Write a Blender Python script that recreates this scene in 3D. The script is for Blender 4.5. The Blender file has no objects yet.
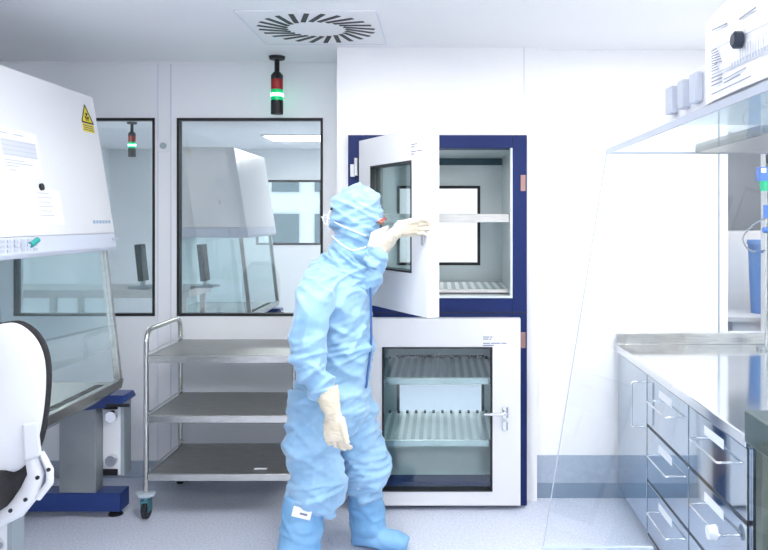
import bpy, bmesh, math, random
from mathutils import Vector, Matrix, noise
random.seed(7)
C = bpy.context.scene
COL = C.collection
F, VX, VY, CH = 760.0, 440.0, 220.0, 1.61

def P(px, py, d):
    "world point seen at photo position px, py when it stands d metres from the lens"
    return Vector(((px-VX)*d/F, d, CH+(VY-py)*d/F))
def PX(px, d): return (px-VX)*d/F
def PZ(py, d): return CH+(VY-py)*d/F

# ------------------------------------------------------------------ materials
def mat(name, col, rough=.5, metal=0, spec=.5, emit=0, coat=0, alpha=1):
    m = bpy.data.materials.new(name); m.use_nodes = True
    b = m.node_tree.nodes['Principled BSDF']
    b.inputs['Base Color'].default_value = (*col, 1)
    b.inputs['Roughness'].default_value = rough
    b.inputs['Metallic'].default_value = metal
    b.inputs['Specular IOR Level'].default_value = spec
    if coat: b.inputs['Coat Weight'].default_value = coat
    if emit:
        b.inputs['Emission Color'].default_value = (*col, 1)
        b.inputs['Emission Strength'].default_value = emit
    return m
def add_noise(m, scale, c1, c2, lo=.4, hi=.6, bump=0, detail=4, stretch=None):
    nt = m.node_tree; b = nt.nodes['Principled BSDF']
    tc = nt.nodes.new('ShaderNodeTexCoord'); n = nt.nodes.new('ShaderNodeTexNoise')
    n.inputs['Scale'].default_value = scale; n.inputs['Detail'].default_value = detail
    src = tc.outputs['Object']
    if stretch:
        mp = nt.nodes.new('ShaderNodeMapping'); mp.inputs['Scale'].default_value = stretch
        nt.links.new(src, mp.inputs['Vector']); src = mp.outputs['Vector']
    nt.links.new(src, n.inputs['Vector'])
    r = nt.nodes.new('ShaderNodeValToRGB')
    r.color_ramp.elements[0].position = lo; r.color_ramp.elements[0].color = (*c1, 1)
    r.color_ramp.elements[1].position = hi; r.color_ramp.elements[1].color = (*c2, 1)
    nt.links.new(n.outputs['Fac'], r.inputs['Fac'])
    nt.links.new(r.outputs['Color'], b.inputs['Base Color'])
    if bump:
        bp = nt.nodes.new('ShaderNodeBump'); bp.inputs['Strength'].default_value = bump
        bp.inputs['Distance'].default_value = .01
        nt.links.new(n.outputs['Fac'], bp.inputs['Height']); nt.links.new(bp.outputs['Normal'], b.inputs['Normal'])
    return m
def glass(name, tint, refl=.08, boost=1.0, rough=0.0):
    m = bpy.data.materials.new(name); m.use_nodes = True; nt = m.node_tree
    nt.nodes.clear()
    out = nt.nodes.new('ShaderNodeOutputMaterial'); mix = nt.nodes.new('ShaderNodeMixShader')
    tr = nt.nodes.new('ShaderNodeBsdfTransparent'); tr.inputs['Color'].default_value = (*tint, 1)
    gl = nt.nodes.new('ShaderNodeBsdfGlossy'); gl.inputs['Roughness'].default_value = rough
    gl.inputs['Color'].default_value = (1, 1, 1, 1)
    fr = nt.nodes.new('ShaderNodeLayerWeight'); fr.inputs['Blend'].default_value = .12
    ma = nt.nodes.new('ShaderNodeMath'); ma.operation = 'MULTIPLY_ADD'; ma.use_clamp = True
    ma.inputs[1].default_value = boost*.6; ma.inputs[2].default_value = refl
    nt.links.new(fr.outputs['Fresnel'], ma.inputs[0])
    nt.links.new(ma.outputs[0], mix.inputs['Fac'])
    nt.links.new(tr.outputs[0], mix.inputs[1]); nt.links.new(gl.outputs[0], mix.inputs[2])
    nt.links.new(mix.outputs[0], out.inputs['Surface'])
    return m

M = {}
M['wall'] = add_noise(mat('wall_panel_paint', (.82,.85,.9), .38), 1.2, (.85,.86,.895), (.875,.885,.91), .3, .7)
M['wall_lit'] = add_noise(mat('wall_panel_paint_lit', (.9,.91,.93), .35), 1.2, (.90,.90,.912), (.925,.925,.935), .3, .7)  # same coat as the other walls, brighter lit side built into the colour
M['ceiling'] = add_noise(mat('ceiling_paint', (.8,.84,.87), .42), .8, (.82,.835,.855), (.86,.87,.885), .3, .7)
M['floor'] = add_noise(mat('vinyl_floor', (.6,.66,.74), .32), 90, (.55,.59,.71), (.71,.75,.86), .38, .62)
M['vinyl_base'] = add_noise(mat('vinyl_baseboard', (.34,.41,.5), .35), 40, (.37,.44,.54), (.43,.50,.6), .3, .7)
M['vinyl_dark'] = mat('vinyl_plinth_dark', (.22,.29,.38), .35)
M['far_wall'] = add_noise(mat('far_room_paint', (.5,.6,.6), .6), 1.0, (.71,.745,.765), (.77,.80,.815), .3, .7)
M['white_enamel'] = add_noise(mat('white_enamel', (.86,.87,.9), .3), 2, (.75,.755,.785), (.78,.785,.805), .3, .7)
M['lip'] = mat('grey_white_enamel', (.62,.66,.76), .35)
M['worktop_steel'] = add_noise(mat('polished_worktop_steel', (.8,.82,.83), .11, 1), 3, (.74,.76,.77), (.82,.83,.84), .3, .7)
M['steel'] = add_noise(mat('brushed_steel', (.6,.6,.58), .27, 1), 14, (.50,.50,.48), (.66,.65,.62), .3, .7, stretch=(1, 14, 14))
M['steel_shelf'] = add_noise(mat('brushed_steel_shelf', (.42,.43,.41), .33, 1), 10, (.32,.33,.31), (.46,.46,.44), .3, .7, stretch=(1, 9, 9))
M['mirror_steel'] = add_noise(mat('polished_steel', (.6,.66,.72), .05, 1), 3, (.45,.51,.58), (.53,.59,.65), .3, .7)
M['dark_steel'] = add_noise(mat('dark_steel', (.24,.27,.24), .3, 1), 6, (.13,.16,.13), (.2,.23,.19), .3, .7)
M['chrome'] = mat('chrome', (.78,.79,.8), .13, 1)
M['grey_metal'] = mat('grey_painted_metal', (.36,.42,.46), .4, .3)
M['blue'] = mat('blue_lacquer', (.012,.04,.19), .33)
M['blue_bright'] = mat('blue_frame_lacquer', (.007,.020,.11), .5, spec=.25)
M['black'] = mat('black_rubber', (.008,.009,.012), .5)
M['black_fabric'] = add_noise(mat('black_fabric', (.012,.012,.015), .8), 60, (.008,.008,.01), (.02,.02,.025), .3, .7)
M['window_glass'] = glass('window_glass', (.90,.945,.955), .06)
M['clear_glass'] = glass('clear_glass', (.985,.992,.995), .0, .12)
M['sash_glass'] = glass('sash_glass', (.93,.975,.98), .04, .4)
M['door_glass'] = glass('door_glass', (.87,.945,.95), .04, .5)
M['inner'] = add_noise(mat('inner_steel', (.62,.68,.69), .3, .12), 3, (.58,.65,.66), (.66,.71,.72), .3, .7)
M['copper'] = mat('copper_hinge', (.36,.22,.19), .4, .5)
M['paper'] = mat('paper', (.88,.89,.92), .7)
M['ink'] = mat('printing_ink', (.12,.13,.2), .7)
M['ink_light'] = mat('pale_printing_ink', (.22,.24,.32), .7)
M['yellow'] = mat('yellow_sign', (.85,.68,.02), .5)
M['teal'] = mat('teal_plastic', (.03,.36,.33), .4)
M['castor_teal'] = mat('teal_castor_metal', (.1,.3,.36), .35, .5)
M['bumper'] = mat('pale_blue_bumper', (.55,.64,.72), .5)
M['chair_plastic'] = mat('chair_plastic', (.66,.68,.72), .35)
M['print_pale'] = mat('pale_print', (.52,.55,.64), .7)
M['column'] = add_noise(mat('column_steel', (.3,.33,.34), .4, .4), 5, (.25,.28,.29), (.32,.35,.36), .3, .7)
M['white_plastic'] = mat('white_plastic', (.84,.86,.9), .35)
M['tube_grey'] = mat('tube_plastic', (.2,.24,.3), .4)
M['grey_plastic'] = mat('grey_plastic', (.48,.52,.6), .4)
M['red_lens'] = mat('red_lens', (.35,.012,.012), .25)
M['green_lens'] = mat('green_lens', (.0,.42,.13), .25, emit=.35)
M['green_glow'] = mat('green_lamp', (.25,1,.6), .3, emit=5)
M['green'] = mat('green_plastic', (.03,.5,.25), .4)
M['blue_plastic'] = mat('blue_plastic', (.08,.2,.62), .4)
M['bin_blue'] = mat('blue_bin_plastic', (.18,.36,.78), .5)
M['lamp'] = mat('added_panel_glow', (1,.99,.97), .5, emit=9)  # glow of the added, unseen ceiling panels
M['lamp_soft'] = mat('corridor_lamp_diffuser', (1,.955,.93), .5, emit=10.5)
M['skin'] = mat('skin', (.62,.32,.24), .5)
M['glasses'] = mat('red_spectacle_frame', (.45,.04,.03), .3)
M['glove'] = add_noise(mat('latex_glove', (.82,.77,.66), .5), 25, (.66,.58,.44), (.76,.69,.56), .3, .7, bump=.25)
M['mask'] = add_noise(mat('mask_fabric', (.9,.9,.93), .8), 80, (.70,.71,.76), (.78,.79,.84), .3, .7)
M['concrete'] = mat('building_render', (.62,.66,.68), .8)
M['far_pane'] = mat('building_window', (.12,.17,.19), .2)
M['suit'] = add_noise(mat('coverall_fabric', (.38,.66,.88), .62), 7, (.22,.41,.62), (.31,.51,.71), .3, .7)
M['suit'].node_tree.nodes['Principled BSDF'].inputs['Sheen Weight'].default_value = .3
M['boot'] = add_noise(mat('overboot_fabric', (.22,.52,.78), .6), 9, (.15,.35,.60), (.22,.44,.68), .3, .7)
M['dark_blue'] = mat('dark_blue_seam', (.05,.13,.33), .6)
M['perf'] = None

# perforated plate
def perf_mat():
    m = mat('perforated_steel', (.6,.66,.66), .25, .2)
    nt = m.node_tree; b = nt.nodes['Principled BSDF']
    tc = nt.nodes.new('ShaderNodeTexCoord'); w = nt.nodes.new('ShaderNodeTexWave')
    w.wave_type = 'BANDS'; w.bands_direction = 'X'; w.inputs['Scale'].default_value = 6.6
    r = nt.nodes.new('ShaderNodeValToRGB')
    r.color_ramp.elements[0].position = .45; r.color_ramp.elements[0].color = (.50,.57,.57,1)
    r.color_ramp.elements[1].position = .6; r.color_ramp.elements[1].color = (.88,.92,.92,1)
    nt.links.new(tc.outputs['Object'], w.inputs['Vector']); nt.links.new(w.outputs['Fac'], r.inputs['Fac'])
    nt.links.new(r.outputs['Color'], b.inputs['Base Color'])
    return m
M['perf'] = perf_mat()

# ------------------------------------------------------------------ mesh helpers
class MB:
    def __init__(s): s.bm = bmesh.new()
    def box(s, x0, x1, y0, y1, z0, z1, rot=None, about=None):
        v = [s.bm.verts.new((x, y, z)) for x in (x0, x1) for y in (y0, y1) for z in (z0, z1)]
        for f in ((0,1,3,2),(4,6,7,5),(0,4,5,1),(2,3,7,6),(0,2,6,4),(1,5,7,3)):
            s.bm.faces.new([v[i] for i in f])
        if rot is not None:
            bmesh.ops.rotate(s.bm, verts=v, cent=about or (0,0,0), matrix=rot)
        return s
    def hexa(s, pts):
        "8 points: bottom 4 then top 4, same winding"
        v = [s.bm.verts.new(p) for p in pts]
        for f in ((3,2,1,0),(4,5,6,7),(0,1,5,4),(1,2,6,5),(2,3,7,6),(3,0,4,7)):
            s.bm.faces.new([v[i] for i in f])
        return s
    def prism(s, pts, vec):
        vec = Vector(vec); n = len(pts)
        a = [s.bm.verts.new(Vector(p)) for p in pts]; b = [s.bm.verts.new(Vector(p)+vec) for p in pts]
        s.bm.faces.new(a[::-1]); s.bm.faces.new(b)
        for i in range(n): s.bm.faces.new((a[i], a[(i+1)%n], b[(i+1)%n], b[i]))
        return s
    def cyl(s, p, q, r, r2=None, seg=20):
        return s.tube([p, q], [r, r if r2 is None else r2], seg)
    def tube(s, pts, radii, seg=12, up=None, cap=True):
        "loft; radii floats or (a,b) with a along side axis, b along the other"
        pts = [Vector(p) for p in pts]; n = len(pts)
        if not isinstance(radii, (list, tuple)): radii = [radii]*n
        rings = []; prev = None
        for i, p in enumerate(pts):
            t = (pts[min(i+1, n-1)]-pts[max(i-1, 0)])
            t = t.normalized() if t.length > 1e-9 else Vector((0,0,1))
            if up is not None: u = Vector(up)
            elif prev is None: u = Vector((0,0,1)) if abs(t.z) < .9 else Vector((0,1,0))
            else: u = prev
            a = (u - t*u.dot(t)).normalized(); b = t.cross(a); prev = a
            r = radii[i]; ra, rb = r if isinstance(r, (list, tuple)) else (r, r)
            rings.append([s.bm.verts.new(p+a*ra*math.cos(2*math.pi*k/seg)+b*rb*math.sin(2*math.pi*k/seg)) for k in range(seg)])
        for i in range(n-1):
            for k in range(seg):
                s.bm.faces.new((rings[i][k], rings[i][(k+1)%seg], rings[i+1][(k+1)%seg], rings[i+1][k]))
        if cap:
            s.bm.faces.new(rings[0][::-1]); s.bm.faces.new(rings[-1])
        return s
    def ball(s, c, rx, ry=None, rz=None, seg=20, rot=None):
        ry = rx if ry is None else ry; rz = rx if rz is None else rz
        m = Matrix.Translation(c) @ (rot.to_4x4() if rot else Matrix()) @ Matrix.Diagonal((rx, ry, rz, 1))
        bmesh.ops.create_uvsphere(s.bm, u_segments=seg, v_segments=seg//2+2, radius=1, matrix=m)
        return s
    def build(s, name, m, parent=None, smooth=False, bevel=0, seg=2):
        bmesh.ops.recalc_face_normals(s.bm, faces=s.bm.faces)
        me = bpy.data.meshes.new(name); s.bm.to_mesh(me); s.bm.free()
        if isinstance(m, str): m = M[m]
        me.materials.append(m)
        o = bpy.data.objects.new(name, me); COL.objects.link(o)
        if parent:
            o.parent = parent; o.matrix_parent_inverse = Matrix()
            w = parent.location.copy(); q = parent.parent
            while q: w += q.location; q = q.parent
            me.transform(Matrix.Translation(-w))
        if smooth:
            me.polygons.foreach_set('use_smooth', [True]*len(me.polygons))
            if smooth == 'auto':
                me.set_sharp_from_angle(angle=math.radians(40))
        if bevel:
            b = o.modifiers.new('bevel', 'BEVEL'); b.width = bevel; b.segments = seg; b.limit_method = 'ANGLE'
        return o
def smooth_path(pts, n=8):
    "Catmull-Rom through points"
    pts = [Vector(p) for p in pts]; out = []
    q = [pts[0]*2-pts[1]]+pts+[pts[-1]*2-pts[-2]]
    for i in range(1, len(q)-2):
        for k in range(n):
            t = k/n; a, b, c, d = q[i-1], q[i], q[i+1], q[i+2]
            out.append(.5*((2*b)+(c-a)*t+(2*a-5*b+4*c-d)*t*t+(3*b-a-3*c+d)*t**3))
    out.append(pts[-1]); return out
def fillet(pts, r, n=5):
    pts = [Vector(p) for p in pts]; out = [pts[0]]
    for i in range(1, len(pts)-1):
        a = (pts[i-1]-pts[i]).normalized(); b = (pts[i+1]-pts[i]).normalized()
        p0 = pts[i]+a*r; p2 = pts[i]+b*r
        for k in range(n+1):
            t = k/n; out.append((1-t)**2*p0+2*t*(1-t)*pts[i]+t*t*p2)
    out.append(pts[-1]); return out
def thing(name, label, cat, loc=(0,0,0), group=None):
    o = bpy.data.objects.new(name, None); COL.objects.link(o); o.location = loc
    o.empty_display_size = .1
    o['label'] = label; o['category'] = cat
    if group: o['group'] = group
    return o
def tag(o, label, cat, group=None):
    o['label'] = label; o['category'] = cat
    if group: o['group'] = group
    return o
def struct(o): o['kind'] = 'structure'; return o
def copy_tree(o, parent=None):
    c = o.copy(); COL.objects.link(c); c.parent = parent
    for ch in list(o.children): copy_tree(ch, c)
    return c

# ------------------------------------------------------------------ room shell
RL, RR, RB = -3.2, 1.95, -2.6        # left wall, right wall, wall behind
DR, DP, DL = 4.42, 4.36, 4.76        # right back wall, panel round the pass-through, left back wall
H = 2.60
FAR = 10.6
XS = PX(337, DP)                      # step between left and right back walls

struct(MB().box(-4.6, 4.0, RB-.1, FAR+.2, -.1, 0).build('floor', 'floor'))
struct(MB().box(-4.6, 4.0, RB-.1, FAR+.2, H, H+.1).build('ceiling', 'ceiling'))
struct(MB().box(RL-.1, RL, RB, DL, 0, H).build('wall_left', 'wall'))
struct(MB().box(RR, RR+.1, RB, DR, 0, H).build('wall_right', 'wall_lit'))
struct(MB().box(RL-.1, RR+.1, RB-.1, RB, 0, H).build('wall_behind', 'wall_lit'))

WZ0, WZ1 = PZ(316, DL), PZ(118, DL)
W1 = (PX(14, DL), PX(155, DL)); W2 = (PX(177, DL), PX(323, DL))
TH = .1
m = MB()
m.box(-4.6, XS+.1, DL, DL+TH, 0, WZ0); m.box(-4.6, XS+.1, DL, DL+TH, WZ1, H)
m.box(-4.6, W1[0], DL, DL+TH, WZ0, WZ1); m.box(W1[1], W2[0], DL, DL+TH, WZ0, WZ1); m.box(W2[1], XS+.1, DL, DL+TH, WZ0, WZ1)
struct(m.build('wall_back_left', 'wall'))
def window(n, x0, x1, y, z0, z1, g='window_glass', gasket=.015):
    f = MB()
    f.box(x0, x1, y-.006, y+.05, z1-gasket, z1); f.box(x0, x1, y-.006, y+.05, z0, z0+gasket)
    f.box(x0, x0+gasket, y-.006, y+.05, z0+gasket, z1-gasket); f.box(x1-gasket, x1, y-.006, y+.05, z0+gasket, z1-gasket)
    o = struct(f.build('window_%d' % n, 'black'))
    MB().box(x0+gasket, x1-gasket, y+.012, y+.018, z0+gasket, z1-gasket).build('pane', g, o)
    return o
window(1, *W1, DL, WZ0, WZ1); window(2, *W2, DL, WZ0, WZ1)

# right back wall: panel round the pass-through + plain wall with window
PXL, PXR = PX(348, 4.27), PX(527, 4.27)           # outside of the pass-through
PZT = PZ(135, 4.27)
XE = PX(537, DP)
m = MB()
m.box(XS, PXL, DP, DP+.5, 0, H); m.box(PXR, XE, DP, DP+.5, 0, H); m.box(PXL, PXR, DP, DP+.5, PZT, H)
struct(m.build('wall_back_centre', 'wall_lit'))
W3 = (PX(727, DR), PX(768, DR)); W3z = (.95, 2.12)
m = MB()
m.box(XE, W3[0], DR, DR+.1, 0, H); m.box(W3[0], 4.0, DR, DR+.1, 0, W3z[0]); m.box(W3[0], 4.0, DR, DR+.1, W3z[1], H)
m.box(W3[1], 4.0, DR, DR+.1, *W3z)
struct(m.build('wall_back_right', 'wall_lit'))
f = MB(); g = .045
f.box(W3[0]-g, W3[0], DR-.012, DR+.03, W3z[0], W3z[1]+g); f.box(W3[0], W3[1], DR-.012, DR+.03, W3z[1], W3z[1]+g)
f.box(W3[1], W3[1]+.004, DR-.012, DR+.03, *W3z)
o = struct(f.build('window_3', 'white_plastic'))
MB().box(W3[0], W3[1], DR+.012, DR+.018, *W3z).build('pane', 'clear_glass', o)
struct(MB().box(W3[0]-g-.008, W3[0]-g, DR-.004, DR, W3z[0], H).build('trim_1', 'grey_metal'))
# wall panel joints
struct(MB().box(PX(171, DL)-.003, PX(171, DL)+.003, DL-.003, DL, .1, H).build('trim_2', 'lip'))
struct(MB().box(PX(158, DL)-.002, PX(158, DL)+.002, DL-.003, DL, .1, H).build('trim_3', 'lip'))
struct(MB().box(PX(524, DP)-.002, PX(524, DP)+.002, DP-.002, DP, PZT, H).build('trim_4', 'lip'))
# ceiling edge
struct(MB().box(RL, XS, DL-.012, DL, H-.012, H).build('trim_5', 'ceiling'))
# baseboards
struct(MB().box(RL, XS, DL-.012, DL, 0, .105).build('baseboard_left', 'vinyl_base', bevel=.004))
o = struct(MB().box(XE, RR, DR-.012, DR, .085, PZ(455, DR)).build('baseboard_right', 'vinyl_base'))
MB().box(XE, RR, DR-.02, DR, 0, .085).build('skirting_foot', 'vinyl_dark', o)

# rooms behind the back wall
struct(MB().box(-4.7, -4.6, DL+TH, FAR, 0, H).build('wall_far_left', 'far_wall'))
struct(MB().box(XS+.02, XS+.1, DL+.11, FAR, 0, H).build('wall_partition', 'far_wall'))
struct(MB().box(3.2, 3.3, DR+.1, FAR, 0, H).build('wall_far_right', 'wall_lit'))
FW = (PX(256, FAR), PX(322, FAR), PZ(245, FAR), PZ(180, FAR))
m = MB(); 
m.box(-4.6, FW[0], FAR, FAR+.1, 0, H); m.box(FW[1], XS+.1, FAR, FAR+.1, 0, H)
m.box(FW[0], FW[1], FAR, FAR+.1, 0, FW[2]); m.box(FW[0], FW[1], FAR, FAR+.1, FW[3], H)
struct(m.build('wall_far_back', 'far_wall'))
struct(MB().box(XS+.1, 3.2, 7.4, 7.5, 0, H).build('wall_next_room', 'wall_lit'))
M['grey_paint'] = mat('grey_wall_paint', (.45,.49,.54), .6)
struct(MB().box(1.62, 3.2, 6.7, 6.8, 0, H).build('wall_next_right', 'grey_paint'))
struct(MB().box(1.54, 1.62, 4.53, 6.8, 0, H).build('wall_next_partition', 'grey_paint'))
window(4, FW[0], FW[1], FAR, FW[2], FW[3], 'clear_glass', .03)

# building outside the far window
b = thing('office_building', 'pale office block with rows of dark windows seen through the far window', 'building', (-4.0, 24, -3))
MB().box(-9, 2, 24, 32, -3, 4.2).build('facade', 'concrete', b)
MB().box(-9.3, 2.3, 23.6, 32, 4.2, 4.6).build('roof', 'white_enamel', b)
for k in range(7):
    for j in range(3):
        x = -8+k*1.35; z = -.9+j*1.7
        w = MB().box(x, x+.85, 23.93, 24.02, z, z+1.0).build('window', 'far_pane', b)

# ------------------------------------------------------------------ lamps and added glow panels
def ceiling_glow_panel(x0, x1, y0, y1, label, m='lamp', group=None):
    c = ((x0+x1)/2, (y0+y1)/2, H)
    t = thing('ceiling_glow_panel', label, 'ceiling lamp', c, group)
    fr = MB(); e = .025
    fr.box(x0-e, x1+e, y0-e, y0, H-.018, H); fr.box(x0-e, x1+e, y1, y1+e, H-.018, H)
    fr.box(x0-e, x0, y0, y1, H-.018, H); fr.box(x1, x1+e, y0, y1, H-.018, H)
    fr.build('frame', 'white_enamel', t)
    MB().box(x0, x1, y0, y1, H-.012, H).build('diffuser', m, t)
    return t
ceiling_glow_panel(.95, 1.55, 2.2, 3.3, 'unseen glowing panel added above the drawer bench to brighten the right side')  # panels of this room: out of view, added for their light
ceiling_glow_panel(-.75, -.15, 2.2, 3.2, 'unseen glowing panel added above the person to light the room')
ceiling_glow_panel(.7, 1.3, -.9, .3, 'unseen glowing panel added right of the room middle')
ceiling_glow_panel(-.5, .1, -.9, .3, 'unseen glowing panel added in the room middle')
ceiling_glow_panel(-1.5, -1.2, -.9, .3, 'unseen glowing panel added left of the room middle')  # unseen, kept narrow so the left side stays dim
ceiling_glow_panel(PX(268, 9.06), XS-.1, 8.8, 9.35, 'lit ceiling lamp in the far room behind the right-hand window', 'lamp_soft')
ceiling_glow_panel(-3.9, -3.3, 6.2, 7.0, 'unseen glowing panel added to light the far room behind the left-hand window', 'lamp_soft')  # added out of view because the far room needs light
ceiling_glow_panel(-.2, 1.0, 5.4, 6.0, 'unseen glowing panel added to brighten the next room behind the pass-through', 'lamp')  # added out of view so the rear panes look white
ceiling_glow_panel(2.1, 2.75, 4.9, 5.25, 'unseen glowing panel added to brighten the next room behind the narrow window', 'lamp_soft')  # added out of view, sized to set the tone behind the window

# ceiling air diffuser
cx, cy = -.636, 3.92
t = thing('air_diffuser', 'square white ceiling air diffuser with swirl of black slots', 'air vent', (cx, cy, H))
MB().box(cx-.335, cx+.335, cy-.335, cy+.335, H-.006, H).build('plate', 'ceiling', t)
e = MB()
for sx in (-1, 1): e.box(cx+sx*.335-.0025, cx+sx*.335+.0025, cy-.335, cy+.335, H-.0075, H)
e.box(cx-.335, cx+.335, cy+.332, cy+.338, H-.0075, H)
e.build('edge_joint', 'lip', t)
s = MB()
for k in range(24):
    a = 2*math.pi*k/24
    r0, r1 = .15, .298
    p0 = Vector((cx+r0*math.cos(a-.3), cy+r0*math.sin(a-.3), 0)); p1 = Vector((cx+r1*math.cos(a), cy+r1*math.sin(a), 0))
    dv = (p1-p0).normalized(); nv = Vector((-dv.y, dv.x, 0))
    w = .0125
    q = [p0+nv*w, p1+nv*w, p1-nv*w, p0-nv*w]
    s.prism([(v.x, v.y, H-.008) for v in q], (0, 0, .007))
s.build('slots', 'black', t)

# signal towers
def signal_tower(x, y, label):
    t = thing('signal_light_tower', label, 'signal light', (x, y, H))
    z = H
    MB().cyl((x,y,z-.018), (x,y,z), .046, .05).build('flange', 'black', t, smooth='auto')
    MB().cyl((x,y,z-.11), (x,y,z-.018), .015).build('stem', 'black', t, smooth='auto')
    MB().tube([(x,y,z-.14),(x,y,z-.115),(x,y,z-.095)], [.037,.037,.02]).build('cap', 'black', t, smooth='auto')
    MB().cyl((x,y,z-.2), (x,y,z-.14), .036).build('red_lens', 'red_lens', t, smooth='auto')
    g = MB().cyl((x,y,z-.265), (x,y,z-.203), .036).build('green_lens', 'green_lens', t, smooth='auto')
    MB().cyl((x,y,z-.243), (x,y,z-.225), .0372).build('lit_ring', 'green_glow', g, smooth='auto')
    MB().cyl((x,y,z-.35), (x,y,z-.268), .037).build('base', 'black', t, smooth='auto')
    return t
signal_tower(PX(277, 4.6), 4.6, 'red and green signal light hanging from the ceiling beside the air diffuser')
signal_tower(PX(132, 7.7), 7.7, 'smaller red and green signal light seen through the left window')

# wall button
x, z = PX(164, DL), PZ(146, DL)
t = thing('call_button', 'small square white wall plate with a dark round button between the windows', 'switch', (x, DL, z))
MB().box(x-.035, x+.035, DL-.014, DL, z-.035, z+.035).build('plate', 'white_plastic', t, bevel=.003)
MB().cyl((x, DL-.022, z), (x, DL-.012, z), .02).build('button', 'grey_metal', t, smooth='auto')

# ------------------------------------------------------------------ pass-through cabinet (two chambers)
FY = 4.27; BY = 5.02
pt = thing('pass_through_cabinet', 'blue framed steel pass-through cabinet with open upper door and closed lower door', 'cabinet', ((PXL+PXR)/2, FY, 0))
OX0, OX1 = PX(363, FY), PX(512.5, FY)
UZ0, UZ1 = PZ(298, FY), PZ(148, FY)
LZ0, LZ1 = .14, PZ(330, FY)
m = MB()
m.box(PXL, OX0, FY, FY+.12, 0.005, PZT); m.box(OX1, PXR, FY, FY+.12, 0.005, PZT)
m.box(OX0, OX1, FY, FY+.12, UZ1, PZT); m.box(OX0, OX1, FY, FY+.12, LZ1, UZ0); m.box(OX0, OX1, FY, FY+.12, .005, LZ0)
m.build('frame', 'blue_bright', pt, bevel=.003)
MB().box(PXL+.02, PXR, FY-.002, FY, PZ(313, FY), PZ(312, FY)).build('frame_joint', 'black', pt)
def chamber(z0, z1, band):
    m = MB(); e = .02; y0 = FY+.12
    m.box(OX0-e, OX0, y0, BY, z0-e, z1+e); m.box(OX1, OX1+e, y0, BY, z0-e, z1+e)
    m.box(OX0, OX1, y0, BY, z1, z1+e); m.box(OX0, OX1, y0, BY, z0-e, z0)
    x0, x1 = PX(397, BY), PX(480 if band else 484, BY)
    a, b = (PZ(265, BY), PZ(186, BY)) if band else (PZ(436, BY), PZ(354, BY))
    m.box(OX0, x0, BY-.03, BY, z0, z1); m.box(x1, OX1, BY-.03, BY, z0, z1)
    m.box(x0, x1, BY-.03, BY, z0, a); m.box(x0, x1, BY-.03, BY, b, z1)
    c = m.build('chamber', 'inner', pt)
    f = MB(); g = .018
    f.box(x0, x1, BY-.036, BY, b-g, b); f.box(x0, x1, BY-.036, BY, a, a+g)
    f.box(x0, x0+g, BY-.036, BY, a+g, b-g); f.box(x1-g, x1, BY-.036, BY, a+g, b-g)
    f.build('rear_window_gasket', 'black', c)
    MB().box(x0+g, x1-g, BY-.02, BY-.014, a+g, b-g).build('rear_pane', 'clear_glass', c)
    if band: MB().box(OX0, OX1, BY-.036, BY-.03, PZ(165.5, BY), PZ(156, BY)).build('dark_band', M['dark_teal'], c)
    return c
M['dark_teal'] = mat('dark_teal_band', (.02,.07,.10), .4)
cu = chamber(UZ0, UZ1, True); cl = chamber(LZ0, LZ1, False)
# light seal round the upper opening
m = MB(); e = .012
m.box(OX0, OX1, FY-.004, FY+.1, UZ0, UZ0+e); m.box(OX1-e, OX1, FY-.004, FY+.1, UZ0+e, UZ1); m.box(OX0, OX0+e, FY-.004, FY+.1, UZ0+e, UZ1)
m.build('seal', M['inner'], pt)
def rack(zt, lip, yf, name='shelf', x1=OX1-.006):
    s = MB().box(OX0+.006, x1, yf, BY-.04, zt-.012, zt).build(name, 'perf', pt)
    MB().box(OX0+.006, x1, yf-.012, yf, zt-lip, zt+.004).build('lip', 'steel', s, bevel=.003)
    return s
rack(PZ(214.5, FY+.06), .045, FY+.06)
rack(UZ0+.035, .02, FY+.13, 'tray')
rack(PZ(378, FY+.06), .035, FY+.06)
rack(PZ(440, FY+.06), .035, FY+.06)
# rear slots seen above each lower shelf
m = MB()
for zz in (PZ(378, FY+.06), PZ(440, FY+.06)):
    for k in range(14):
        x = OX0+.05+k*(OX1-OX0-.1)/13
        m.box(x-.008, x+.008, BY-.09, BY-.05, zz, zz+.012)
m.build('slot', 'black', pt)['kind'] = 'stuff'
# copper hinge plates
for yy in (183, 340):
    MB().box(PX(520.5, FY), PX(525.5, FY), FY-.008, FY, PZ(yy+8, FY), PZ(yy-8, FY)).build('strike_plate', 'copper', pt, bevel=.002)
# lower door
DT = .065
x0, x1, z0, z1 = PX(352, 4.205), PX(520.5, 4.205), PZ(505.5, 4.205), PZ(318.5, 4.205)
gx0, gx1, gz0, gz1 = PX(382, 4.205), PX(492.5, 4.205), PZ(491.5, 4.205), PZ(347, 4.205)
def leaf(parent, x0, x1, z0, z1, gx0, gx1, gz0, gz1, y0, y1):
    m = MB()
    m.box(x0, gx0, y0, y1, z0, z1); m.box(gx1, x1, y0, y1, z0, z1)
    m.box(gx0, gx1, y0, y1, z0, gz0); m.box(gx0, gx1, y0, y1, gz1, z1)
    bmesh.ops.remove_doubles(m.bm, verts=m.bm.verts, dist=1e-5)
    d = m.build('door', 'white_enamel', parent)
    g = .009; f = MB(); a, b = y0-.003, y1+.003
    f.box(gx0, gx1, a, b, gz1-g, gz1); f.box(gx0, gx1, a, b, gz0, gz0+g)
    f.box(gx0, gx0+g, a, b, gz0+g, gz1-g); f.box(gx1-g, gx1, a, b, gz0+g, gz1-g)
    f.build('gasket', 'black', d)
    MB().box(gx0+g, gx1-g, y0+.02, y0+.026, gz0+g, gz1-g).build('pane', 'door_glass', d)
    return d
dl = leaf(pt, x0, x1, z0, z1, gx0, gx1, gz0, gz1, 4.205, FY-.004)
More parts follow.
